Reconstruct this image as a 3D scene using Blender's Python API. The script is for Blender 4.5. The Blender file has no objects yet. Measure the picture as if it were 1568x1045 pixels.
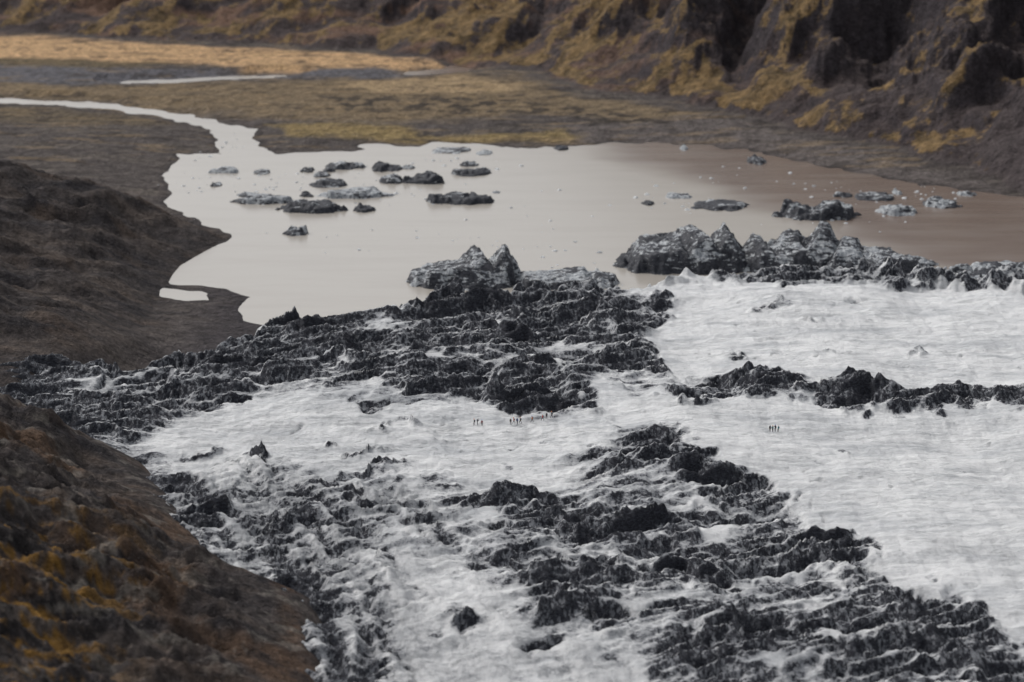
import bpy, math, random
import numpy as np
from mathutils import Vector, Matrix
random.seed(4); rng=np.random.RandomState(7)
scene=bpy.context.scene
CAMZ=190.0; PITCH=math.radians(15.0); F=1568*85/36.0

# ------------------------------------------------------------------ survey helper
def P(px,py,z=0.0):
    a=(px-784)/F; b=(522.7-py)/F
    dy=math.cos(PITCH)+b*math.sin(PITCH); dz=-math.sin(PITCH)+b*math.cos(PITCH)
    t=(z-CAMZ)/dz
    return (a*t, dy*t)
def g0(Y): return 9+(740-Y)*0.035
def PG(px,py):
    z=12.0
    for _ in range(8):
        x,y=P(px,py,z); z=g0(y)
    return (x,y)
def poly0(pts,z=0.0): return [P(a,b,z) for a,b in pts]
def polyG(pts): return [PG(a,b) for a,b in pts]

# ------------------------------------------------------------------ noise
_perm=rng.permutation(256).astype(np.int64); _perm=np.concatenate([_perm,_perm])
_ang=rng.rand(256)*2*np.pi; _gx=np.cos(_ang); _gy=np.sin(_ang)
def perlin(x,y,seed=0):
    x=x+seed*37.17; y=y+seed*91.73
    xi=np.floor(x).astype(np.int64); yi=np.floor(y).astype(np.int64)
    xf=x-xi; yf=y-yi
    u=xf*xf*xf*(xf*(xf*6-15)+10); v=yf*yf*yf*(yf*(yf*6-15)+10)
    def g(ix,iy,dx,dy):
        h=_perm[_perm[ix&255]+(iy&255)]
        return _gx[h]*dx+_gy[h]*dy
    a=g(xi,yi,xf,yf); b=g(xi+1,yi,xf-1,yf); c=g(xi,yi+1,xf,yf-1); d=g(xi+1,yi+1,xf-1,yf-1)
    return ((a*(1-u)+b*u)*(1-v)+(c*(1-u)+d*u)*v)*1.5
def fbm(x,y,o=4,seed=0,gain=0.5):
    s=0;a=1;n=0
    for i in range(o):
        s=s+a*perlin(x,y,seed+i*3); n+=a; a*=gain; x=x*2.03; y=y*2.03
    return s/n*1.4
def ridged(x,y,o=4,seed=0,gain=0.5):
    s=0;a=1;n=0
    for i in range(o):
        s=s+a*(1-np.abs(perlin(x,y,seed+i*3))*1.7); n+=a; a*=gain; x=x*2.07; y=y*2.07
    return s/n
def ss(a,b,x):
    t=np.clip((x-a)/(b-a),0,1); return t*t*(3-2*t)
def sdf(poly,X,Y,ys=1.0,pad=None):
    p=np.array(poly,dtype=float)*np.array([1,ys]); Yv=Y*ys
    if pad is not None:
        m=(X>p[:,0].min()-pad)&(X<p[:,0].max()+pad)&(Yv>p[:,1].min()-pad)&(Yv<p[:,1].max()+pad)
        out=np.full(X.shape,-pad*1.0)
        if m.any(): out[m]=sdf(poly,X[m],Y[m],ys)
        return out
    d=np.full(X.shape,1e18); ins=np.zeros(X.shape,bool)
    n=len(p)
    for i in range(n):
        ax,ay=p[i-1]; bx,by=p[i]
        ex,ey=bx-ax,by-ay; L=ex*ex+ey*ey+1e-12
        wx=X-ax; wy=Yv-ay
        t=np.clip((wx*ex+wy*ey)/L,0,1)
        d=np.minimum(d,(wx-ex*t)**2+(wy-ey*t)**2)
        c=((ay>Yv)!=(by>Yv))
        if ey!=0: ins^=c&(X<ex*(Yv-ay)/ey+ax)
    d=np.sqrt(d)
    return np.where(ins,d,-d)
def linedist(line,X,Y,ys=1.0):
    p=np.array(line,dtype=float)*np.array([1,ys]); Yv=Y*ys
    d=np.full(X.shape,1e18)
    for i in range(1,len(p)):
        ax,ay=p[i-1]; bx,by=p[i]; ex,ey=bx-ax,by-ay; L=ex*ex+ey*ey+1e-12
        wx=X-ax; wy=Yv-ay; t=np.clip((wx*ex+wy*ey)/L,0,1)
        d=np.minimum(d,(wx-ex*t)**2+(wy-ey*t)**2)
    return np.sqrt(d)
def blocks(X,Y,lst,steep=1.6):
    """angular tilted ice blocks: (cx,cy,halfw,halfl,angle,h,slopep,slopeq) -> max height field"""
    z=np.full(X.shape,-50.0)
    for (cx,cy,w,l,an,h,sp,sq) in lst:
        m=(np.abs(X-cx)<w+l)&(np.abs(Y-cy)<w+l)
        if not m.any(): continue
        dx=X[m]-cx; dy=Y[m]-cy; p=dx*math.cos(an)+dy*math.sin(an); q=-dx*math.sin(an)+dy*math.cos(an)
        top=h+sp*p+sq*q
        side=np.minimum((w-np.abs(p))*steep,(l-np.abs(q))*steep)
        z[m]=np.maximum(z[m],np.minimum(top,side))
    return z

# ------------------------------------------------------------------ mesh helpers
def grid_mesh(name,X,Y,Z,mat,cols=None,floats=None,mask=None):
    nr,nc=X.shape
    me=bpy.data.meshes.new(name)
    co=np.stack([X,Y,Z],-1).reshape(-1,3)
    idx=np.arange(nr*nc).reshape(nr,nc)
    q=np.stack([idx[:-1,:-1],idx[:-1,1:],idx[1:,1:],idx[1:,:-1]],-1).reshape(-1,4)
    if mask is not None:
        m=mask.reshape(-1); q=q[m[q].any(1)]
        used=np.zeros(nr*nc,bool); used[q.ravel()]=True
        remap=np.cumsum(used)-1; co=co[used]; q=remap[q]
    else: used=np.ones(nr*nc,bool)
    me.vertices.add(len(co)); me.vertices.foreach_set("co",co.ravel().astype(np.float32))
    me.loops.add(q.size); me.loops.foreach_set("vertex_index",q.ravel().astype(np.int32))
    me.polygons.add(len(q)); me.polygons.foreach_set("loop_start",np.arange(0,q.size,4,dtype=np.int32))
    me.polygons.foreach_set("loop_total",np.full(len(q),4,dtype=np.int32))
    me.update(calc_edges=True)
    me.polygons.foreach_set("use_smooth",np.ones(len(q),bool))
    if cols is not None:
        at=me.color_attributes.new("Col",'FLOAT_COLOR','POINT')
        c=np.concatenate([cols.reshape(-1,3),np.ones((nr*nc,1))],1)[used]
        at.data.foreach_set("color",c.ravel().astype(np.float32))
    for k,v in (floats or {}).items():
        at=me.attributes.new(k,'FLOAT','POINT'); at.data.foreach_set("value",v.ravel()[used].astype(np.float32))
    me.materials.append(mat)
    ob=bpy.data.objects.new(name,me); scene.collection.objects.link(ob)
    return ob

class NT:
    def __init__(s,name):
        s.m=bpy.data.materials.new(name); s.m.use_nodes=True; s.t=s.m.node_tree; s.t.nodes.clear()
        s.out=s.n('ShaderNodeOutputMaterial'); s.b=s.n('ShaderNodeBsdfPrincipled')
        s.l(s.b.outputs[0],s.out.inputs[0])
    def n(s,t,**k):
        x=s.t.nodes.new(t)
        for a,b in k.items(): setattr(x,a,b)
        return x
    def l(s,a,b): s.t.links.new(a,b)
    def pos(s): return s.n('ShaderNodeNewGeometry').outputs['Position']
    def mapping(s,v,scale,rot=(0,0,0)):
        m=s.n('ShaderNodeMapping'); m.inputs['Scale'].default_value=scale; m.inputs['Rotation'].default_value=rot; s.l(v,m.inputs[0]); return m.outputs[0]
    def noise(s,v,scale,detail=6,rough=0.55,dist=0):
        x=s.n('ShaderNodeTexNoise'); x.inputs['Scale'].default_value=scale; x.inputs['Detail'].default_value=detail
        x.inputs['Roughness'].default_value=rough; x.inputs['Distortion'].default_value=dist; s.l(v,x.inputs['Vector']); return x.outputs[0]
    def math(s,op,a,b=None,clamp=False):
        x=s.n('ShaderNodeMath',operation=op); x.use_clamp=clamp
        for i,v in enumerate((a,b)):
            if v is None: continue
            if isinstance(v,(int,float)): x.inputs[i].default_value=v
            else: s.l(v,x.inputs[i])
        return x.outputs[0]
    def rng(s,v,a,b,c=0,d=1,smooth=True):
        x=s.n('ShaderNodeMapRange'); x.interpolation_type='SMOOTHSTEP' if smooth else 'LINEAR'
        s.l(v,x.inputs[0])
        for i,k in enumerate((a,b,c,d)): x.inputs[i+1].default_value=k
        return x.outputs[0]
    def mix(s,f,a,b,bt='MIX'):
        x=s.n('ShaderNodeMix',data_type='RGBA',blend_type=bt)
        for i,v in ((0,f),(6,a),(7,b)):
            if isinstance(v,(int,float)): x.inputs[i].default_value=v
            elif isinstance(v,tuple): x.inputs[i].default_value=(*v,1)
            else: s.l(v,x.inputs[i])
        return x.outputs[2]
    def attr(s,name):
        x=s.n('ShaderNodeAttribute'); x.attribute_name=name; return x
    def bump(s,h,dist,strength=1.0):
        x=s.n('ShaderNodeBump'); x.inputs['Strength'].default_value=strength; x.inputs['Distance'].default_value=dist
        s.l(h,x.inputs['Height']); s.l(x.outputs[0],s.b.inputs['Normal'])
    def set(s,col=None,rough=0.9,spec=0.2):
        if isinstance(col,tuple): s.b.inputs['Base Color'].default_value=(*col,1)
        elif col is not None: s.l(col,s.b.inputs['Base Color'])
        s.b.inputs['Roughness'].default_value=rough; s.b.inputs['Specular IOR Level'].default_value=spec
        return s.m

# terrain material
t=NT("terrain_soil_grass"); p=t.pos()
n1=t.noise(p,0.9,6,0.72); n2=t.noise(p,0.12,6,0.62); n3=t.noise(p,0.055,8,0.68); n4=t.noise(p,0.3,5,0.7)
mo=t.math('ADD',t.attr("moss_shade").outputs['Fac'],t.math('MULTIPLY',t.math('SUBTRACT',n3,0.5),3.4))
gold=t.mix(t.rng(n2,0.38,0.62),(0.120,0.086,0.050),(0.285,0.190,0.092))
bc=t.mix(t.rng(mo,0.26,0.62),t.attr("Col").outputs['Color'],gold)
f=t.math('MULTIPLY',t.rng(n1,0.25,0.75,0.50,1.6,False),t.rng(n4,0.3,0.7,0.6,1.4,False))
col=t.mix(1.0,bc,f,'MULTIPLY')
dk=t.rng(n2,0.52,0.66)
col=t.mix(t.math('MULTIPLY',dk,0.45),col,(0.042,0.036,0.037))
st=t.rng(t.noise(p,1.3,3,0.6),0.62,0.70)
col=t.mix(t.math('MULTIPLY',st,0.42),col,(0.21,0.19,0.175))
t.bump(t.math('ADD',n1,t.math('ADD',t.math('MULTIPLY',n2,7),t.math('MULTIPLY',n4,3))),1.0,1.0)
M_TER=t.set(col,0.95,0.1)

# glacier material
g=NT("glacier_ice_with_ash"); p=g.pos()
d=g.attr("dirt").outputs['Fac']; gr=g.attr("grey").outputs['Fac']
nf=g.noise(g.mapping(p,(0.8,0.8,1.6)),1.5,7,0.75)
nm=g.noise(g.mapping(p,(0.6,1.1,1.6),(0,0,0.25)),0.36,6,0.66)
ns=g.noise(g.mapping(p,(1.6,0.5,1.2),(0,0,0.35)),0.8,5,0.65)
nl=g.noise(g.mapping(p,(0.03,0.08,0.3),(0,0,0.12)),1.0,6,0.70)
nv=g.noise(g.mapping(p,(0.30,0.035,0.1),(0,0,0.55)),1.0,5,0.66)
nt_=g.noise(g.mapping(p,(0.16,0.9,0.6),(0,0,0.18)),1.0,6,0.72)
dd=g.math('ADD',d,g.math('MULTIPLY',g.math('SUBTRACT',nf,0.5),1.1))
dd=g.math('ADD',dd,g.math('MULTIPLY',g.math('SUBTRACT',nm,0.5),0.8))
mask=g.rng(dd,0.50,0.64)
soft=g.rng(dd,0.18,0.58)
ice=g.mix(g.rng(nl,0.42,0.70),(0.82,0.825,0.83),(0.56,0.575,0.595))
ice=g.mix(g.math('MULTIPLY',g.rng(nv,0.50,0.66),0.28),ice,(0.40,0.415,0.435))
ice=g.mix(g.math('MULTIPLY',g.rng(nt_,0.50,0.68),0.45),ice,(0.42,0.43,0.445))
ice=g.mix(g.math('MULTIPLY',g.rng(nf,0.52,0.72),0.25),ice,(0.36,0.37,0.385))
ice=g.mix(g.math('MULTIPLY',soft,0.72),ice,(0.19,0.20,0.225))
ice=g.mix(gr,ice,g.mix(g.rng(ns,0.35,0.6),(0.13,0.137,0.152),(0.42,0.43,0.445)))
ash=g.mix(g.rng(nf,0.38,0.68),(0.014,0.015,0.021),(0.062,0.065,0.080))
ash=g.mix(g.math('MULTIPLY',g.rng(ns,0.49,0.60),g.rng(dd,1.35,0.8)),ash,(0.22,0.23,0.25))
colg=g.mix(mask,ice,ash)
g.bump(g.math('ADD',g.math('ADD',nf,nt_),g.math('MULTIPLY',nm,2)),0.65,0.95)
M_GL=g.set(colg,0.8,0.2)

# ------------------------------------------------------------------ TERRAIN
lake=poly0([(375,492),(368,470),(378,456),(345,443),(300,437),(262,436),(243,425),(250,408),(300,385),(350,370),(355,357),(312,342),(256,319),(252,308),(264,298),(250,268),(272,246),(268,236),
 (338,238),(330,215),(318,195),(340,190),(392,199),(388,212),(418,236),(480,233),(560,232),(548,224),(590,221),(640,226),(660,218),(722,220),(790,228),(860,226),(940,218),(1050,221),(1130,229),(1200,243),(1270,257),(1340,270),(1420,285),(1500,294),(1568,302),(1750,340),
 (1750,520),(1200,520),(800,520),(500,520)])
pool=poly0([(236,438),(262,441),(318,449),(322,460),(285,462),(246,454)])
river=poly0([(-400,150),(-120,152),(0,156),(100,159),(200,167),(270,178),(330,193),(360,205)])
river2=poly0([(200,127),(260,126),(330,121),(430,117)])
river3=poly0([(640,113),(700,108),(712,101),(730,99),(800,95)])
foot=poly0([(-600,20),(-200,48),(0,58),(200,66),(420,76),(560,86),(680,97),(800,116),(900,145),(1080,172),(1200,203),(1320,228),(1450,258),(1568,292),(1900,370)])
footpoly=foot+[(900,650),(3000,900),(3000,6000),(-3000,6000),(-3000,foot[0][1])]
xe_pts=sorted([( -35,380),(-37,407),(-41,440),(-55,455),(-66,474),(-76,505),(-90,540),(-104,560),(-124,578),(-138,600),(-128,640),(-115,680),(-112,720),(-116,770),(-113,810),(-103,850),(-125,885),(-165,930),(-260,1000),(-500,1200)],key=lambda q:q[1])
xe_pts=[(-20,200),(-30,320)]+xe_pts
def XE(Y): return np.interp(Y,[q[1] for q in xe_pts],[q[0] for q in xe_pts])

NR,NC=860,1080
yy=np.geomspace(250,2600,NR); s=np.linspace(-0.42,0.42,NC)
Yg=np.repeat(yy[:,None],NC,1); Xg=s[None,:]*Yg
wn=fbm(Xg/45,Yg/45,4,1); wn2=fbm(Xg/12,Yg/12,3,9)
farw=0.25+0.75*ss(780,950,Yg)
dl=np.maximum(sdf(lake,Xg+wn2*1.6,Yg+(wn2*5+wn*3)*farw),sdf(pool,Xg+wn2*1.5,Yg+wn2*3,pad=60))
Z=np.clip(-dl*0.07,-3,2.0)+0.25*wn2*ss(3,25,-dl)
Z=Z+1.0*ss(10,60,-dl)*(0.6+wn)
for ln,w in ((river,6.5),(river2,6.0),(river3,7.5)):
    rd=linedist(ln,Xg+wn2*2.5,Yg+wn2*4+wn*4)
    Z=np.where(rd<w*3,np.minimum(Z,(rd-w)*0.16),Z)
# back hills
df=sdf(footpoly,Xg+wn*6,Yg+wn*16)
right=ss(-60,190,Xg)
slope=0.40+0.22*right
Dp=np.maximum(df,0)
base=Dp*slope; cap=85+240*right
base=cap*(1-np.exp(-base/cap))
wq=fbm(Xg/110,Yg/110,4,21)
wx=Xg-0.75*Yg+40*wq; wy=Yg+0.75*Xg+30*fbm(Xg/120+9,Yg/120,3,25)
rn=ridged(wx/100,wy/300,2,31,0.45); rn2=ridged(wx/36,wy/80,4,41,0.55); rnm=fbm(Xg/34,Yg/34,5,45,0.55)
amp=(11+13*right)*ss(0,80,df)
det=amp*((rn-0.6)*1.7)+amp*0.60*(rn2-0.6)+ss(5,50,df)*(5+6*right)*rnm
hz=base+det
step=14.0; wv_=11*fbm(Xg/60,Yg/60,4,61)+0.09*Xg
hq=(hz+wv_)/step
led=np.floor(hq)+ss(0.30,1.0,hq-np.floor(hq))
hz=hz*0.60+0.40*(led*step-wv_)
Z=np.where(df>0,Z+np.maximum(hz,-1)*ss(0,8,df),Z)
# left hillside
xe=XE(Yg); dh=(xe-Xg)
near=1-ss(540,600,Yg)
far_end=1-ss(840,1010,Yg)
hl=np.maximum(dh,0)*(0.42+0.06*near)
hcap=60+80*near
hl=hcap*(1-np.exp(-hl/hcap))
hl=hl*(1-0.8*np.exp(-((Yg-598)/22)**2))*far_end
gul=ridged(Xg/80+Yg/70,(Yg-0.5*Xg)/26,3,71,0.45); gul2=fbm(Xg/30,(Yg-0.6*Xg)/9,4,75,0.5)
lb=ss(0,22,dh)*far_end
hl=hl+lb*((gul-0.6)*6.0+gul2*1.5+fbm(Xg/26,Yg/26,5,77,0.55)*3.6+((ridged(Xg/11,Yg/13,4,79,0.6)-0.6)*2.6+(ridged((Xg-.4*Yg)/18,(Yg+.4*Xg)/40,4,83,.5)-.6)*4.5)*near)
gb=np.clip(g0(Yg)-1.0,0,30)*(1-ss(655,735,Yg))
inner=ss(-16,1,dh)
Z=np.where(df<=0,Z+hl+gb*inner,Z)
# colours
C=np.zeros(Xg.shape+(3,))
def lay(mask,c,k=1.0):
    global C
    m=np.clip(mask*k,0,1)[...,None]; C=C*(1-m)+np.array(c)*m
streak=fbm(Xg/60,Yg/14,5,81,0.6); streak2=fbm(Xg/22,Yg/9,5,85,0.65)
C[:]=(0.108,0.093,0.088)
lay(ss(0.0,0.4,streak),(0.150,0.128,0.112),0.7)
lay(ss(0.05,0.4,streak2),(0.055,0.049,0.051),0.5)
def zone(pts,soft=6,z=2):
    return ss(-soft,soft,sdf(poly0(pts,z),Xg+wn*10+wn2*3,Yg+wn*14+streak2*9,0.25,pad=80))
lay(zone([(-300,125),(0,128),(200,133),(330,128),(640,122),(700,112),(800,122),(900,150),(1080,178),(1000,185),(800,178),(600,190),(420,180),(250,165),(100,150),(-300,146)],3),(0.245,0.182,0.112),0.85)
lay(zone([(520,128),(700,118),(800,130),(780,146),(600,146)],2),(0.42,0.305,0.18),0.85)
lay(zone([(-300,160),(0,165),(150,172),(260,190),(200,198),(0,190),(-300,185)],2),(0.165,0.125,0.075),0.6)
lay(zone([(390,190),(520,188),(680,202),(900,205),(870,212),(640,214),(440,205)],1.5),(0.33,0.24,0.10),0.75)
lay(zone([(1080,178),(1200,208),(1320,235),(1450,262),(1568,296),(1700,330),(1700,320),(1500,285),(1300,255),(1100,222),(900,212),(860,195)],2),(0.165,0.143,0.137),0.6)
lay(zone([(-300,52),(0,56),(200,66),(420,78),(640,91),(700,100),(560,108),(400,104),(200,98),(0,90),(-300,84)],2),(0.60,0.39,0.215),0.97)
lay(zone([(-300,96),(0,100),(200,108),(420,108),(600,105),(660,112),(600,122),(430,122),(260,130),(0,130),(-300,128)],1.5),(0.140,0.136,0.150),0.97)
lay(zone([(-300,84),(0,90),(150,94),(300,100),(150,106),(0,104),(-300,98)],1.5),(0.17,0.13,0.075),0.8)
flat=(df<0)
lay(ss(0.12,0.45,streak2)*(Yg>930)*flat,(0.06,0.050,0.046),0.7)
lay(ss(0.15,0.5,fbm(Xg/35,Yg/8,4,88))*(Yg>980)*flat,(0.34,0.24,0.13),0.35)
lay(zone([(480,150),(700,148),(1000,178),(1080,192),(900,192),(700,170),(520,168)],3)*ss(-0.05,0.2,fbm(Xg/9,Yg/12,4,89)),(0.05,0.043,0.039),0.85)
# hill colours
zx=np.gradient(Z,axis=1)/np.gradient(Xg,axis=1)
dYs=np.gradient(Yg,axis=0); zy=(np.gradient(Z,axis=0)-zx*np.gradient(Xg,axis=0))/dYs
sl_=np.sqrt(zx**2+zy**2)
hm=ss(-2,6,df)
lay(hm,(0.084,0.068,0.068))  # far hill rock lightened, distance haze put into its colour
lay(hm*ss(0.8,1.4,sl_),(0.054,0.047,0.053),0.85)
lay(hm*(1-right)*ss(0.05,0.35,fbm(Xg/70,(Yg+Z)/14,4,99)),(0.27,0.160,0.105),0.6)
scree=ss(150,215,Xg+wn*30)*(1-ss(10,80,df+wq*60))
lay(hm*scree,(0.088,0.073,0.074),0.9)
moss_shade=0.36+0.9*(rn-0.58)+0.6*(rn2-.6)+0.5*np.clip(zx,-0.6,0.6)+0.50*(0.65-np.clip(sl_,0,1.6))-0.02*right-0.18*(1-ss(-90,30,Xg))+0.03*np.exp(-((df-25)/30)**2)*(1-scree)  # moss cover; gullies and right-facing slopes kept dark as painted shadow
moss_shade=moss_shade-0.8*scree-0.06*ss(150,240,Xg)
moss_shade=moss_shade*hm-1.8*(1-hm)
# left hillside colours
lm=ss(-12,4,dh)*(1-ss(860,960,Yg))
lay(lm,(0.060,0.052,0.051))
sA=fbm(Xg/45+Yg/50,(Yg-0.55*Xg)/9,5,103,0.6)
lay(lm*ss(0.0,0.5,sA),(0.135,0.110,0.096),0.70)
lay(lm*ss(0.1,0.5,fbm(Xg/30,Yg/20,5,105)),(0.10,0.072,0.055),0.55)
lay(lm*ss(0.1,0.45,-sA),(0.030,0.028,0.032),0.8)
nb=(1-ss(560,600,Yg))
lay(lm*nb*ss(0.0,0.45,fbm(Xg/25+3,Yg/35,5,107)),(0.125,0.074,0.044),0.65)
lay(lm*nb*ss(0.1,0.4,fbm(Xg/9+3,Yg/9,5,108,0.6)),(0.032,0.028,0.029),0.7)
cor=ss(-56,-78,Xg)*ss(460,395,Yg)
co2=fbm((Xg+0.3*Yg)/12,(Yg-0.5*Xg)/6,5,109,0.6)
lay(lm*cor*ss(0.02,0.24,co2),(0.24,0.128,0.026),0.85)
lay(lm*cor*ss(0.02,0.25,-co2),(0.020,0.018,0.019),0.85)
lay(lm*nb*ss(0.28,0.44,fbm(Xg/8,(Yg-0.5*Xg)/5,4,111)),(0.20,0.180,0.160),0.6)
lay(np.exp(-(dl/2.5)**2)*(Yg>700),(0.05,0.045,0.047),0.6)
lay((Yg<790)*(Yg>640)*ss(-80,-10,-np.abs(dh+22))*ss(0,30,-dh)*flat,(0.055,0.05,0.056),0.8)
grid_mesh("terrain",Xg,Yg,Z,M_TER,cols=C,floats={"moss_shade":moss_shade})

# ------------------------------------------------------------------ GLACIER
glac=polyG([(190,555),(300,527),(375,500),(400,487),(480,489),(520,482),(600,468),(650,451),(690,449),(740,452),(800,444),(870,438),(960,430),(1040,418),(1130,412),(1200,405),(1290,400),(1350,404),(1420,420),(1568,425),(1850,430),
 (2100,700),(2300,1200),(400,1300),(200,1300)])+[(-190,330),(-190,600),(-165,660)]
xs=np.arange(-165,250,0.42); ys=np.arange(345,800,0.62)
X,Y=np.meshgrid(xs,ys)
a1=fbm(X/14,Y/30,4,201); a2=fbm(X/5,Y/9,3,205)
Xd=X+a1*5+a2*1.3; Yd=Y+a1*14+a2*4
inside=sdf(glac,X+a2*1.5+a1*2,Y+a2*4+a1*4)
def dz(pts,soft=3): return ss(-soft,soft,sdf(polyG(pts),Xd,Yd,0.30,pad=60))
dens=np.full(X.shape,0.30)
def put(m,v,k=1.0):
    global dens
    dens=dens*(1-m*k)+v*m*k
D1=dz([(300,470),(650,425),(760,440),(870,445),(965,455),(1045,475),(1000,500),(985,520),(1035,570),(940,572),(895,588),(912,632),(760,618),(640,600),(560,590),(480,585),(400,592),(290,625),(200,672),(120,690),(-60,700),(-60,560),(190,520)],2.5)
D2=dz([(930,655),(1045,683),(1145,738),(1235,795),(1340,855),(1440,925),(1568,985),(1800,1080),(1800,1200),(980,1200),(1010,1000),(1020,960),(830,955),(800,885),(690,858),(760,840),(720,775),(850,755),(990,770),(1100,765),(1000,725),(940,690)],2.5)
W1=dz([(985,520),(1000,496),(1045,474),(1030,450),(960,440),(1060,425),(1180,432),(1260,438),(1400,436),(1568,440),(1900,440),(1900,600),(1480,596),(1340,588),(1240,592),(1160,570),(1035,568)],1.5)
W2=dz([(895,592),(1010,608),(1100,620),(1250,624),(1330,638),(1568,632),(1950,640),(1950,1150),(1568,978),(1440,918),(1340,850),(1235,785),(1145,732),(1045,675),(960,652),(912,632)],1.5)
W3=dz([(205,685),(290,635),(400,604),(560,604),(640,616),(760,626),(905,640),(950,662),(910,700),(880,735),(760,745),(640,735),(500,728),(400,700),(330,712),(270,740)],2.5)
W4=dz([(580,840),(690,862),(760,900),(800,965),(900,968),(1000,990),(960,1200),(600,1200),(640,1000),(600,920)],3)
Cb=dz([(200,745),(390,712),(500,735),(640,750),(720,780),(690,850),(600,840),(650,1000),(620,1100),(600,1200),(300,1200),(300,930),(300,900),(200,860)],3)
D3=dz([(1008,606),(1060,586),(1130,570),(1200,582),(1240,602),(1300,580),(1340,592),(1420,600),(1568,604),(1900,606),(1900,634),(1568,632),(1330,637),(1230,620),(1100,616)],1.2)
FR=dz([(760,446),(800,436),(880,430),(960,400),(1120,360),(1270,360),(1440,400),(1568,415),(1900,420),(1900,442),(1568,441),(1420,437),(1250,440),(1150,432),(1060,424),(960,438),(880,446)],1.5)
put(D1,0.58);put(Cb,0.31);put(W4,0.17);put(D2,0.49)
put(W3,0.10);put(W1,-0.01);put(W2,-0.01);put(D3,0.62);put(FR,0.40)
def blob(px,py,w,h,v):
    cx,cy=PG(px,py); kx=w/F*(cy/0.95)/2; ky=h/F*cy/0.3/2
    r=((Xd-cx)/kx)**2+((Yd-cy)/ky)**2
    return v*np.exp(-r*1.2)
bl=np.zeros(X.shape)
for q in [(1135,541,60,14),(1190,541,30,8),(1265,545,70,6),(1180,470,90,16),(1305,467,40,9),(1250,490,60,6),(1020,452,50,10),(1290,695,26,9),(1400,545,30,5),
          (600,618,160,12),(720,598,160,22),(840,612,140,22),(600,690,60,7),(500,690,30,6),(360,612,60,8),(610,652,60,5),(560,735,60,8),
          (775,762,110,34),(560,775,70,16),(500,745,60,14),(900,700,60,14),(380,715,70,14),(690,665,40,5),(1000,700,120,30),(1080,735,110,30),
          (880,940,120,34),(900,800,160,26),(1000,800,110,22),(870,875,170,24),(1040,870,150,24),(1260,845,120,30),(1180,960,160,40),(1380,930,120,24),(1080,1000,140,40),(1440,1000,160,40),
          (455,905,90,50),(430,800,80,26),(700,970,60,18),(330,790,70,30),(1210,760,60,10),(940,720,90,18),(840,985,70,16),(560,700,60,6),(300,700,60,8),
          (650,470,150,30),(460,500,120,24),(520,540,160,24),(760,470,120,20),(800,515,90,18),(1150,590,120,16),(1310,605,60,24),(350,560,140,26)]:
    bl+=blob(*q,0.45)
hole=np.zeros(X.shape)
for q in [(870,530,90,14),(760,500,60,9),(600,505,90,16),(660,560,150,16),(950,490,60,10),(700,535,80,8),(830,560,120,10),(580,540,70,12),(150,590,120,18),(200,575,80,12),(990,850,110,18),(1090,805,90,18),(1000,920,120,18),(1200,870,120,16),(960,870,90,14),(740,800,80,12),(1290,900,100,14),(1060,770,80,12),(1290,970,110,18),(1180,1020,90,20),(880,840,90,12),(350,800,40,14),(560,560,120,8),(440,570,80,10)]:
    hole+=blob(*q,0.42)
dark=np.clip(dens+bl-hole,-0.03,1.1)
H=g0(Y)+fbm(X/70,Y/80,3,211)*3.5
qx=X+9*a1; qy=Y+8*a1
r1=ridged((qx+0.5*qy)/52,(qy-0.35*qx)/20,4,221,0.55); r2=ridged((qx+0.3*qy)/19,(qy-0.3*qx)/8,4,231,0.55)
r4=ridged((X+0.2*Y)/6.5,(Y-0.2*X)/4,3,235,0.6)
cc=(X+0.30*Y+0.0012*(Y-430)**2)+3*a1
r3=ridged(cc/8,Y/70,4,241,0.55)
rough=np.clip(dark*1.25,0,1)
crev=np.clip(Cb+0.55*W4,0,1)
H+=rough*((r1-0.6)*9.5+(r2-0.6)*3.8+(r4-0.6)*0.8)+crev*((r3-0.6)*2.4+(r2-0.6)*1.0)
H+=D1*1.3+D3*2.4*np.clip(0.4+a1,0,1.5)+bl*2.0
tr=fbm(X/30,Y/7,4,251); rip=ridged((X-0.4*Y)/30,Y/6,4,255,0.6)
white=np.clip(W1+W2+W3,0,1)
ln=ss(0.92,0.985,ridged((X-0.27*Y)/26,(Y+0.2*X)/24,2,291))*ss(-0.1,0.3,fbm(X/40,Y/40,2,295))
ln2=ss(0.91,0.98,ridged((X+0.9*Y)/60,(Y-0.15*X)/9,3,297))*ss(-0.15,0.2,fbm(X/30,Y/30,2,299))
ln3=ss(0.91,0.98,ridged((X-0.5*Y)/14,(Y+0.9*X)/50,3,301))*ss(-0.05,0.25,fbm(X/35,Y/45,2,303))
lns=np.maximum(np.maximum(ln,ln2),ln3)
H+=white*(tr*0.55+(rip-0.6)*0.8+a2*0.35-lns*0.55)
R2=random.Random(11); bk=[]
for _ in range(260):
    px=R2.uniform(770,1850)
    top=np.interp(px,[770,900,960,1120,1200,1290,1420,1568,1850],[440,430,410,385,385,378,405,420,425])
    py=R2.uniform(top,top+26) if px>950 else R2.uniform(top,top+12)
    cx,cy=PG(px,py); w_=R2.uniform(2,7)
    bk.append((cx,cy,w_,w_*R2.uniform(.7,1.6),R2.uniform(0,3.14),R2.uniform(1.5,5.5)*(1.3 if 1100<px<1420 else .7),R2.uniform(-.5,.5),R2.uniform(-.5,.5)))
zb=blocks(X+a2*1.5,Y+a2*1.5,bk)
H+=FR*(1.5+(r4-.6)*1.2)+np.clip(zb,0,12)*ss(-2,4,inside)
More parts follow.
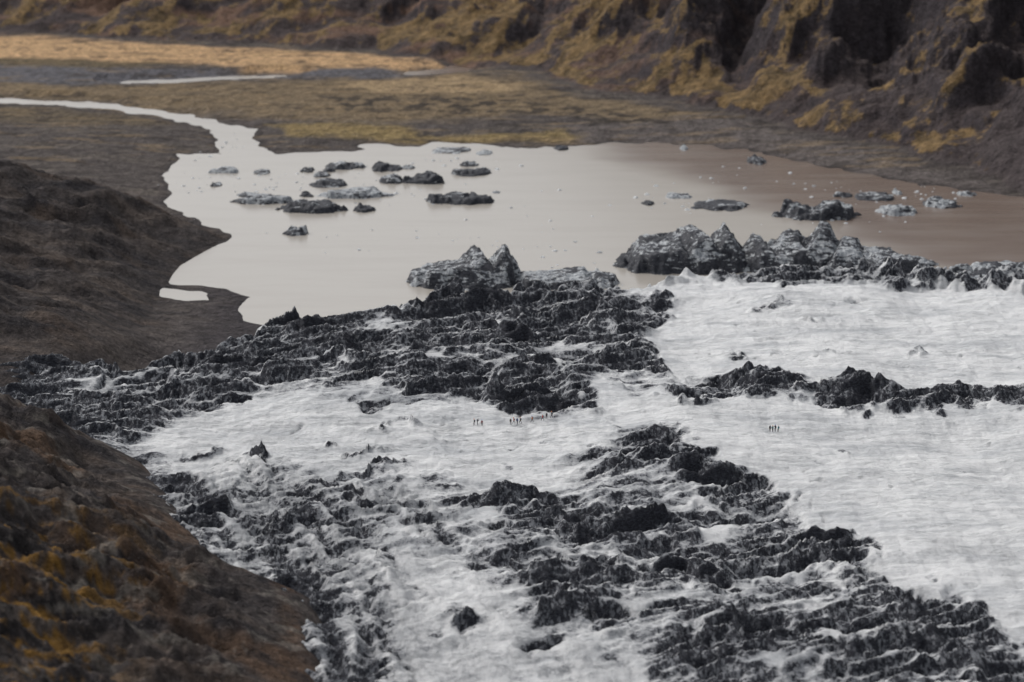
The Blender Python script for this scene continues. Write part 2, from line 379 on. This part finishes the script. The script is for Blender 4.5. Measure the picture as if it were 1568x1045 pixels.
for px,py,w,hh in [(668,458,80,2.5),(462,490,50,3),(410,490,30,2.5),(705,458,50,1.5),(1310,592,50,3),(1140,577,70,1.5),(900,480,90,2),(780,498,70,2),(775,765,90,1.5),(1260,845,90,2)]:
    cx,cy=PG(px,py); kx=w*cy/F/2
    H+=hh*np.exp(-(np.abs(X-cx)/kx)**1.6-((Y-cy)/(kx*1.2))**2)*(0.5+0.8*r2)
edge=ss(-1,9,inside)
H=H*edge-4*(1-edge)
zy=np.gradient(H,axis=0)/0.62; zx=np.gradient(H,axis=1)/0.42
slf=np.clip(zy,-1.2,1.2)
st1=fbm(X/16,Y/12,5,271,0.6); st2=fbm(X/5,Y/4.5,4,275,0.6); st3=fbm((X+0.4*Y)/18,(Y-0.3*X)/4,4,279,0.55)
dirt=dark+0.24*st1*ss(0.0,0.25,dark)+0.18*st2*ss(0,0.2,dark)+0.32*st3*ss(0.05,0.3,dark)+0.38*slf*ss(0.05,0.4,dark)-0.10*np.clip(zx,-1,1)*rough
dirt+=crev*(0.58-r3)*0.95
specks=ss(0.50,0.75,fbm(X/4.5,Y/5,3,281))*ss(-0.2,0.3,st1)
dirt+=white*specks*0.38+white*lns*0.38
dhg=XE(Y)-X
dirt+=ss(-22,-2,dhg+a1*8)*0.26*(Y<700)
grey=np.clip(0.0+0.62*crev*ss(-0.5,0.3,a1+0.5*a2)+0.28*W3*ss(0.0,0.5,tr+a1)+(0.15*(W1+W2)+0.28*W2*ss(560,440,Y))*ss(0.0,0.6,tr+a1)+0.90*FR*ss(-0.4,0.2,a2+0.4*zy)+0.50*D1*ss(-0.4,0.4,a1)+0.25*D2*ss(-.3,.3,a1),0,0.9)
grid_mesh("glacier",X,Y,H,M_GL,floats={"dirt":dirt,"grey":grey},mask=inside>-3)
def gl_z(x,y):
    i=int(round((y-ys[0])/0.62)); j=int(round((x-xs[0])/0.42)); return float(H[i,j])

# ------------------------------------------------------------------ WATER
w=NT("silty_lake_painted_reflection"); p=w.pos()
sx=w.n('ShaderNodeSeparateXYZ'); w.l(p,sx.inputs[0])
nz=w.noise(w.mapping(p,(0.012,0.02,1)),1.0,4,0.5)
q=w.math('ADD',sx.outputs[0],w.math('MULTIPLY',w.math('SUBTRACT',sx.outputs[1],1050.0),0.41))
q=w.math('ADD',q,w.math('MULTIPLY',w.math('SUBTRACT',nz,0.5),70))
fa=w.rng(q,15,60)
cw=w.mix(fa,(0.380,0.352,0.315),(0.160,0.118,0.096))  # brown right side paints the hills' reflection into the silty water colour
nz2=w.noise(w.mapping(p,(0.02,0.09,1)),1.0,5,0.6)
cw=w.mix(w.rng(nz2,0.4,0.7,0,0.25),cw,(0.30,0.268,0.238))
w.bump(w.noise(w.mapping(p,(0.5,0.9,1)),1.0,3,0.5),0.05,0.35)
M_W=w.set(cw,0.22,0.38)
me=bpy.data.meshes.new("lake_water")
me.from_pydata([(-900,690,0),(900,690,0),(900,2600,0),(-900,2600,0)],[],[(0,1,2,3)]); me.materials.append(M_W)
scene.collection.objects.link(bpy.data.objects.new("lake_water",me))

# ------------------------------------------------------------------ ICEBERGS
ib=NT("iceberg_ice_ash"); p=ib.pos()
da=ib.attr("dirt").outputs['Fac']
nb_=ib.noise(ib.mapping(p,(0.35,0.9,1.6),(0.35,0.45,0.6)),0.55,6,0.6,0.6)
nf=ib.noise(p,0.9,7,0.66)
dd=ib.math('ADD',da,ib.math('MULTIPLY',ib.math('SUBTRACT',nf,0.5),0.8))
dd=ib.math('ADD',dd,ib.math('MULTIPLY',ib.math('SUBTRACT',nb_,0.5),1.8))
mk=ib.rng(dd,0.40,0.56)
ice=ib.mix(ib.rng(nf,0.35,0.65),(0.48,0.50,0.515),(0.14,0.155,0.18))
cb=ib.mix(mk,ice,ib.mix(ib.rng(nf,.35,.7),(0.016,0.018,0.025),(0.062,0.065,0.078)))
ib.bump(nf,0.7,0.9)
M_IB=ib.set(cb,0.6,0.25)

def iceberg(px,py,wpx,dep,h,dirt,seed,peaks=None,name="iceberg"):
    cx,cy=P(px,py,0); a=wpx*cy/0.97/F/2*1.08; b=dep/2*1.1; h=h*(1.15 if peaks else 0.95)
    n=int(min(190,max(32,a*2*2.6))); m=int(min(110,max(22,dep*2.4)))
    u=np.linspace(-1.2,1.2,n); v=np.linspace(-1.2,1.2,m); U,V=np.meshgrid(u,v)
    WX=U*a; WY=V*b
    k=max(2.5,min(a*.8,7.0))
    if peaks: r=(np.abs(U)**3+np.abs(V)**3)**(1/3)+0.20*fbm(WX/k,WY/k,4,seed); body=1-ss(0.84,1.0,r)
    else: r=np.sqrt(U**2+V**2)+0.34*fbm(WX/k,WY/k,4,seed); body=1-ss(0.72,1.0,r)
    R=random.Random(seed); bk=[]
    K=9 if peaks is None else 26
    for _ in range(K):
        an=R.uniform(0,6.28); rr=R.uniform(0,0.8); w_=min(a,14)*R.uniform(.18,.5)
        bk.append((math.cos(an)*rr*a,math.sin(an)*rr*b,w_,w_*R.uniform(.6,1.5),R.uniform(0,3.14),h*R.uniform(.45,1.1),R.uniform(-.35,.35)*h/5,R.uniform(-.35,.35)*h/5))
    for (pu,pv,ph,pw,sl1) in (peaks or []):
        bk.append((pu*a,pv*b,pw*a,b*0.95,R.uniform(-.2,.2),ph,sl1,R.uniform(-.15,.15)))
        bk.append(((pu-0.1)*a,(pv-.2)*b,pw*a*0.7,b*0.6,R.uniform(.3,.8),ph*.75,sl1*.6,R.uniform(-.2,.2)))
    zb=blocks(WX+1.0*fbm(WX/3,WY/3,3,seed+2),WY+0.8*fbm(WX/3,WY/3,3,seed+3),bk,1.35)
    z=np.maximum(zb,h*0.22)+h*0.16*fbm(WX/3,WY/3,4,seed+5,0.6)+0.18*h*ridged(WX/6,WY/6,4,seed+8,0.6)
    z=z*body-0.8*(1-body)
    d=np.full(U.shape,dirt)+0.40*fbm(WX/7,WY/7,3,seed+9)+0.2*ss(h*0.9,h*0.1,z)*(dirt>.4)
    d=d-0.35*ss(0.35*h,0.05*h,z)*ss(0.1,0.4,fbm(WX/4,WY/4,2,seed+12))
    return grid_mesh(name,WX+cx,WY+cy,z,M_IB,floats={"dirt":d},mask=r<1.12)
L=[(452,358,36,9,3.2,.50),(478,322,112,13,3.0,.70),(556,322,36,10,3.2,.78),(402,309,104,11,1.8,.44),(542,300,112,13,2.4,.32),(502,284,62,11,2.0,.62),(470,262,24,9,1.9,.6),
 (522,257,52,12,2.0,.6),(590,259,50,14,2.8,.76),(598,278,44,12,2.8,.58),(646,278,68,13,3.2,.70),(722,267,60,11,1.6,.70),(718,253,30,10,1.6,.5),(708,309,102,14,2.6,.76),(345,263,52,10,1.4,.35),
 (400,265,26,9,1.4,.42),(331,284,18,9,1.6,.5),(1159,248,30,15,3.2,.45),(992,312,20,8,1.6,.7),(1100,316,94,20,1.3,.66),(1252,330,124,22,5.2,.56),(1376,325,68,15,2.2,.34),(1442,314,58,16,2.4,.42),
 (1374,296,16,8,1.6,.2),(1040,302,44,9,1.2,.3),(1340,304,70,12,1.5,.55),(1047,228,14,10,1.8,.05),(742,235,28,11,1.2,.2),(492,269,30,9,1.2,.45),(625,257,22,9,1.1,.35),(560,299,30,8,1.8,.25),(860,228,26,10,1.0,.8),(760,295,14,5,.6,.1),
 (545,256,30,9,1.4,.55),(380,300,40,8,1.1,.45),(690,232,60,14,0.8,.4),(470,300,26,7,1.2,.55),(1290,300,30,9,1.4,.6),(1480,298,30,9,1.2,.3),(505,262,20,7,1.4,.7),(740,262,24,9,1.2,.6),(445,318,30,8,1.6,.6)]
for i,q in enumerate(L): iceberg(*q,seed=300+i*7)
iceberg(712,428,176,28,3.2,.54,601,peaks=[(0.62,0.1,10.5,0.36,-.25),(0.20,0.1,8.5,0.36,.3),(-0.25,0,4.5,0.5,.12)])
iceberg(1046,402,188,36,4.0,.60,611,peaks=[(0.64,0.0,13.0,0.36,.25),(0.2,0.0,10.0,0.42,.15),(-0.3,0.0,6.5,0.5,.15)])
iceberg(1210,402,170,34,5.0,.54,621,peaks=[(0.55,0.1,11,0.45,-.2),(0.0,0,7,0.4,.2),(-0.5,0,6,0.3,.0)])
iceberg(1345,412,170,28,4.0,.48,631,peaks=[(-0.5,0.1,7.5,0.4,-.2),(0.1,0,5.0,0.4,-.1)])
iceberg(1530,428,200,22,3.0,.52,641,peaks=[(0.1,0,3,0.5,0)])
iceberg(860,434,170,18,2.4,.44,651,peaks=[(0.2,0,3,0.3,.1),(-.4,0,2.5,0.3,0)])
vs=[];fs=[]
def chunk(x,y,s):
    k=len(vs)
    n=6; ang=random.random()*6.28
    for j in range(n):
        a=ang+j*6.283/n; r=s*(0.6+0.6*random.random()); vs.append((x+math.cos(a)*r*1.3,y+math.sin(a)*r,-0.05))
    for j in range(n):
        a=ang+j*6.283/n; r=s*(0.35+0.35*random.random()); vs.append((x+math.cos(a)*r*1.2,y+math.sin(a)*r,s*(0.25+0.35*random.random())))
    for j in range(n): fs.append((k+j,k+(j+1)%n,k+n+(j+1)%n,k+n+j))
    fs.append(tuple(k+n+j for j in range(n)))
for (px,py,sx_,sy_,n) in [(420,280,110,25,46),(600,290,120,30,30),(700,250,60,16,16),(300,290,25,40,14),(1360,300,110,22,40),(1100,265,150,25,14),(1030,310,60,10,16),(800,385,180,25,26),(600,350,150,40,14),(900,300,200,50,18),(345,225,30,12,12),(1300,340,120,14,10)]:
    for _ in range(n):
        x,y=P(px+random.gauss(0,sx_*0.6),py+random.gauss(0,sy_*0.6),0); chunk(x,y,random.choice([0.3,0.4,0.5,0.7,1.0])*random.uniform(.7,1.1))
me=bpy.data.meshes.new("floating_ice_fragments"); me.from_pydata(vs,[],fs)
fi=NT("clean_ice"); me.materials.append(fi.set(fi.mix(fi.noise(fi.pos(),0.6,4),(0.4,0.42,0.44),(0.75,0.77,0.79)),0.5,0.3))
scene.collection.objects.link(bpy.data.objects.new("floating_ice_fragments",me))

# ------------------------------------------------------------------ HIKERS
def cmat(name,c,r=0.8):
    k=NT(name); nn=k.noise(k.pos(),20,3); return k.set(k.mix(nn,tuple(v*0.75 for v in c),tuple(min(1,v*1.25) for v in c)),r,0.2)
MS=cmat("skin",(0.45,0.28,0.2),0.6); MBOOT=cmat("boots",(0.03,0.025,0.02)); MHAIR=cmat("hair",(0.05,0.03,0.02))
JK={k:cmat("jacket_"+k,c) for k,c in dict(black=(0.02,0.02,0.025),teal=(0.02,0.22,0.24),red=(0.45,0.04,0.03),blue=(0.03,0.08,0.3),green=(0.06,0.16,0.05),orange=(0.6,0.2,0.04),grey=(0.12,0.12,0.13)).items()}
PT=[cmat("trousers_dark",(0.02,0.02,0.025)),cmat("trousers_navy",(0.03,0.035,0.06))]
HM=[cmat("helmet_white",(0.7,0.7,0.7),.4),cmat("helmet_orange",(0.7,0.22,0.04),.4),cmat("helmet_blue",(0.05,0.15,0.5),.4)]
def hiker(px,py,jk,pose,face,hgt=1.75,pt=0,hm=0,pack=True):
    x0,y0=PG(px,py)
    for _ in range(5):
        z0=gl_z(x0,y0); x0,y0=P(px,py,z0)
    z0=gl_z(x0,y0)
    st={'stand':(0.08,-0.05),'walk':(0.34,-0.30),'point':(0.1,-0.06),'lean':(0.16,-0.12)}[pose]
    V=[];E=[];R=[]
    def v(x,y,z,r): V.append((x,y,z));R.append(r);return len(V)-1
    def ch(a,*pts):
        for q in pts:
            b=v(*q); E.append((a,b)); a=b
        return a
    ln={'stand':0,'walk':0.06,'point':0.02,'lean':0.16}[pose]
    pel=v(0,0,0.95,0.15)
    chest=ch(pel,(0,ln*0.5,1.12,0.135),(0,ln,1.33,0.165))
    nk=ch(chest,(0,ln*1.1,1.47,0.075),(0,ln*1.3+0.01,1.55,0.058))
    hd=ch(nk,(0,ln*1.5+0.02,1.63,0.098),(0,ln*1.5+0.01,1.70,0.09))
    for sgn,fw in ((-1,st[0]),(1,st[1])):
        lift=0.05 if (pose=='walk' and fw<0) else 0
        kn=ch(pel,(sgn*0.1,fw*0.1,0.86,0.105),(sgn*0.11,fw*0.6+0.04,0.50,0.068),(sgn*0.11,fw*0.95-0.0,0.28,0.056),(sgn*0.11,fw,0.09+lift,0.045),(sgn*0.12,fw+0.10,0.045+lift*0.4,0.045),(sgn*0.12,fw+0.17,0.035,0.035))
        sh=ch(chest,(sgn*0.19,ln,1.38,0.075))
        if pose=='point' and sgn==1: el=(sgn*0.33,ln+0.22,1.34,0.048); wr=(sgn*0.38,ln+0.46,1.42,0.034); dr=Vector((0.05,0.9,0.15))
        elif pose=='lean': el=(sgn*0.27,ln+0.05,1.10,0.05); wr=(sgn*0.22,ln+0.28,1.02,0.034); dr=Vector((0,0.9,-0.3))
        else: el=(sgn*0.26,ln-fw*0.25-0.03,1.09,0.05); wr=(sgn*0.27,ln-fw*0.6+0.04,0.86,0.034); dr=Vector((0,0.15,-1))
        w_=ch(sh,el,wr)
        wp=Vector(wr[:3]); dr.normalize()
        palm=wp+dr*0.07; pm=ch(w_,(palm.x,palm.y,palm.z,0.034))
        side=dr.cross(Vector((1,0,0))).normalized()
        for k,(o,l_) in enumerate(((-0.03,0.065),(-0.01,0.075),(0.01,0.07),(0.03,0.055))):
            b0=palm+side*o; b1=b0+dr*(l_*0.7); b2=b1+dr*(l_*0.45)+Vector((-sgn*0.02,0,0))
            q0=v(b0.x,b0.y,b0.z,0.010); ch(q0,(b1.x,b1.y,b1.z,0.009),(b2.x,b2.y,b2.z,0.008))
        th=wp+dr*0.03; t1=th+side*0.045+dr*0.02; t2=t1+dr*0.035+side*0.012
        q0=v(th.x,th.y,th.z,0.012); ch(q0,(t1.x,t1.y,t1.z,0.011),(t2.x,t2.y,t2.z,0.009))
    me=bpy.data.meshes.new("tmp"); me.from_pydata(V,E,[]); ob=bpy.data.objects.new("tmp",me); scene.collection.objects.link(ob)
    md=ob.modifiers.new("s",'SKIN')
    for i,r in enumerate(R): me.skin_vertices[0].data[i].radius=(r,r*(0.72 if i in(1,2) else 1.0))
    me.skin_vertices[0].data[0].use_root=True
    ss_=ob.modifiers.new("u",'SUBSURF'); ss_.levels=1; ss_.render_levels=1
    dg=bpy.context.evaluated_depsgraph_get(); m2=bpy.data.meshes.new_from_object(ob.evaluated_get(dg))
    bpy.data.objects.remove(ob)
    m2.name="hiker"; m2.materials.clear()
    for mm in (JK[jk],PT[pt],MS,MBOOT,HM[hm],MHAIR,JK['grey']): m2.materials.append(mm)
    import bmesh
    bm=bmesh.new(); bm.from_mesh(m2)
    wrz=[Vector(V[i]) for i in range(len(V)) if abs(R[i]-0.034)<1e-6]
    for f in bm.faces:
        c=f.calc_center_median(); f.smooth=True
        if c.z>1.50: f.material_index=2
        elif any((c-q).length<0.13 and abs(c.x)>0.15 for q in wrz): f.material_index=2
        elif c.z<0.13: f.material_index=3
        elif c.z<0.90 and abs(c.x)<0.235: f.material_index=1
        else: f.material_index=0
    hc=Vector((0,ln*1.5+0.015,1.665))
    def ball(cen,rad,scl,mi,seg=12):
        r=bmesh.ops.create_uvsphere(bm,u_segments=seg,v_segments=seg//2+2,radius=rad)
        for q in r['verts']: q.co=Vector((q.co.x*scl[0],q.co.y*scl[1],q.co.z*scl[2]))+cen
        fs_={f for q in r['verts'] for f in q.link_faces}
        for f in fs_: f.material_index=mi; f.smooth=True
    ball(hc+Vector((0,-0.01,0.045)),0.118,(0.95,1.12,0.78),4)
    ball(hc+Vector((0,-0.05,-0.03)),0.095,(0.98,0.8,1.1),5)
    ball(hc+Vector((0,0.108,-0.03)),0.018,(0.8,1.1,1.4),2,8)
    for sg in (-1,1):
        ball(hc+Vector((sg*0.095,0,-0.03)),0.024,(0.5,0.8,1.3),2,8)
        ball(hc+Vector((sg*0.034,0.093,-0.005)),0.011,(1,0.7,0.8),5,8)
    ball(hc+Vector((0,0.092,-0.068)),0.02,(1.2,0.5,0.35),5,8)
    if pack:
        r=bmesh.ops.create_cube(bm,size=1)
        for q in r['verts']: q.co=Vector((q.co.x*0.30*(1 if q.co.z<0 else .8),q.co.y*0.18-0.21+ln*0.8,q.co.z*0.48+1.22))
        ed={e for q in r['verts'] for e in q.link_edges}
        bb=bmesh.ops.bevel(bm,geom=list(ed),offset=0.045,segments=2,affect='EDGES')
        for f in bb['faces']: f.material_index=6
        for f in bm.faces:
            c=f.calc_center_median()
            if c.y<-0.13+ln*0.8-0.02 and 0.97<c.z<1.48 and abs(c.x)<0.16: f.material_index=6
    bm.to_mesh(m2); bm.free()
    o=bpy.data.objects.new("hiker",m2); scene.collection.objects.link(o)
    k=hgt/1.78; o.scale=(k,k,k); o.location=(x0,y0,z0-0.01); o.rotation_euler=(0,0,math.radians(face))
HK=[(1179,661,'black','stand',20,1.8,0,0),(1183,662,'teal','stand',-30,1.7,0,1),(1187,661,'black','point',150,1.8,1,2),(1191.5,662,'teal','stand',60,1.72,0,0),
 (726,652,'black','stand',80,1.75,0,1),(731,651,'grey','lean',-60,1.7,1,0),(738,653,'red','stand',10,1.7,0,2),
 (782,651,'black','stand',200,1.75,0,0),(787,650,'red','walk',90,1.7,0,1),(792,650,'blue','stand',-40,1.75,1,0),(797,650,'black','walk',80,1.75,0,1),
 (815,647,'orange','walk',90,1.7,0,2),(831,646,'red','walk',85,1.75,1,0),(837,645,'black','stand',30,1.7,0,0),(845,643,'black','walk',95,1.8,0,1)]
for a in HK: hiker(*a)

# ------------------------------------------------------------------ LIGHT
wd=bpy.data.worlds.new("World"); scene.world=wd; wd.use_nodes=True; nt=wd.node_tree; nt.nodes.clear()
sky=nt.nodes.new('ShaderNodeTexSky'); sky.sky_type='NISHITA'; sky.sun_disc=False
EL,AZ=math.radians(46),math.radians(-50)
sky.sun_elevation=EL; sky.sun_rotation=AZ; sky.dust_density=3; sky.air_density=1
hs=nt.nodes.new('ShaderNodeHueSaturation'); hs.inputs['Saturation'].default_value=0.18; hs.inputs['Value'].default_value=1.0
bg=nt.nodes.new('ShaderNodeBackground'); bg.inputs[1].default_value=0.148; out=nt.nodes.new('ShaderNodeOutputWorld')
nt.links.new(sky.outputs[0],hs.inputs['Color']); nt.links.new(hs.outputs[0],bg.inputs[0]); nt.links.new(bg.outputs[0],out.inputs[0])
sd=bpy.data.lights.new("sun",'SUN'); sd.energy=1.5; sd.angle=math.radians(12); sd.color=(1.0,0.965,0.92)
so=bpy.data.objects.new("sun",sd); scene.collection.objects.link(so)
dirv=Vector((math.sin(AZ)*math.cos(EL),math.cos(AZ)*math.cos(EL),math.sin(EL)))
so.rotation_euler=dirv.to_track_quat('Z','Y').to_euler(); so.location=(0,600,400)
# ------------------------------------------------------------------ CAMERA
cd=bpy.data.cameras.new("camera"); cd.lens=85; cd.sensor_width=36; cd.clip_end=10000; cd.clip_start=1
cd.dof.use_dof=True; cd.dof.focus_distance=600; cd.dof.aperture_fstop=0.062
co=bpy.data.objects.new("camera",cd); scene.collection.objects.link(co); co.location=(0,0,CAMZ); co.rotation_euler=(math.radians(90)-PITCH,0,0)
scene.camera=co
scene.view_settings.view_transform='Standard'; scene.view_settings.look='None'; scene.view_settings.exposure=0
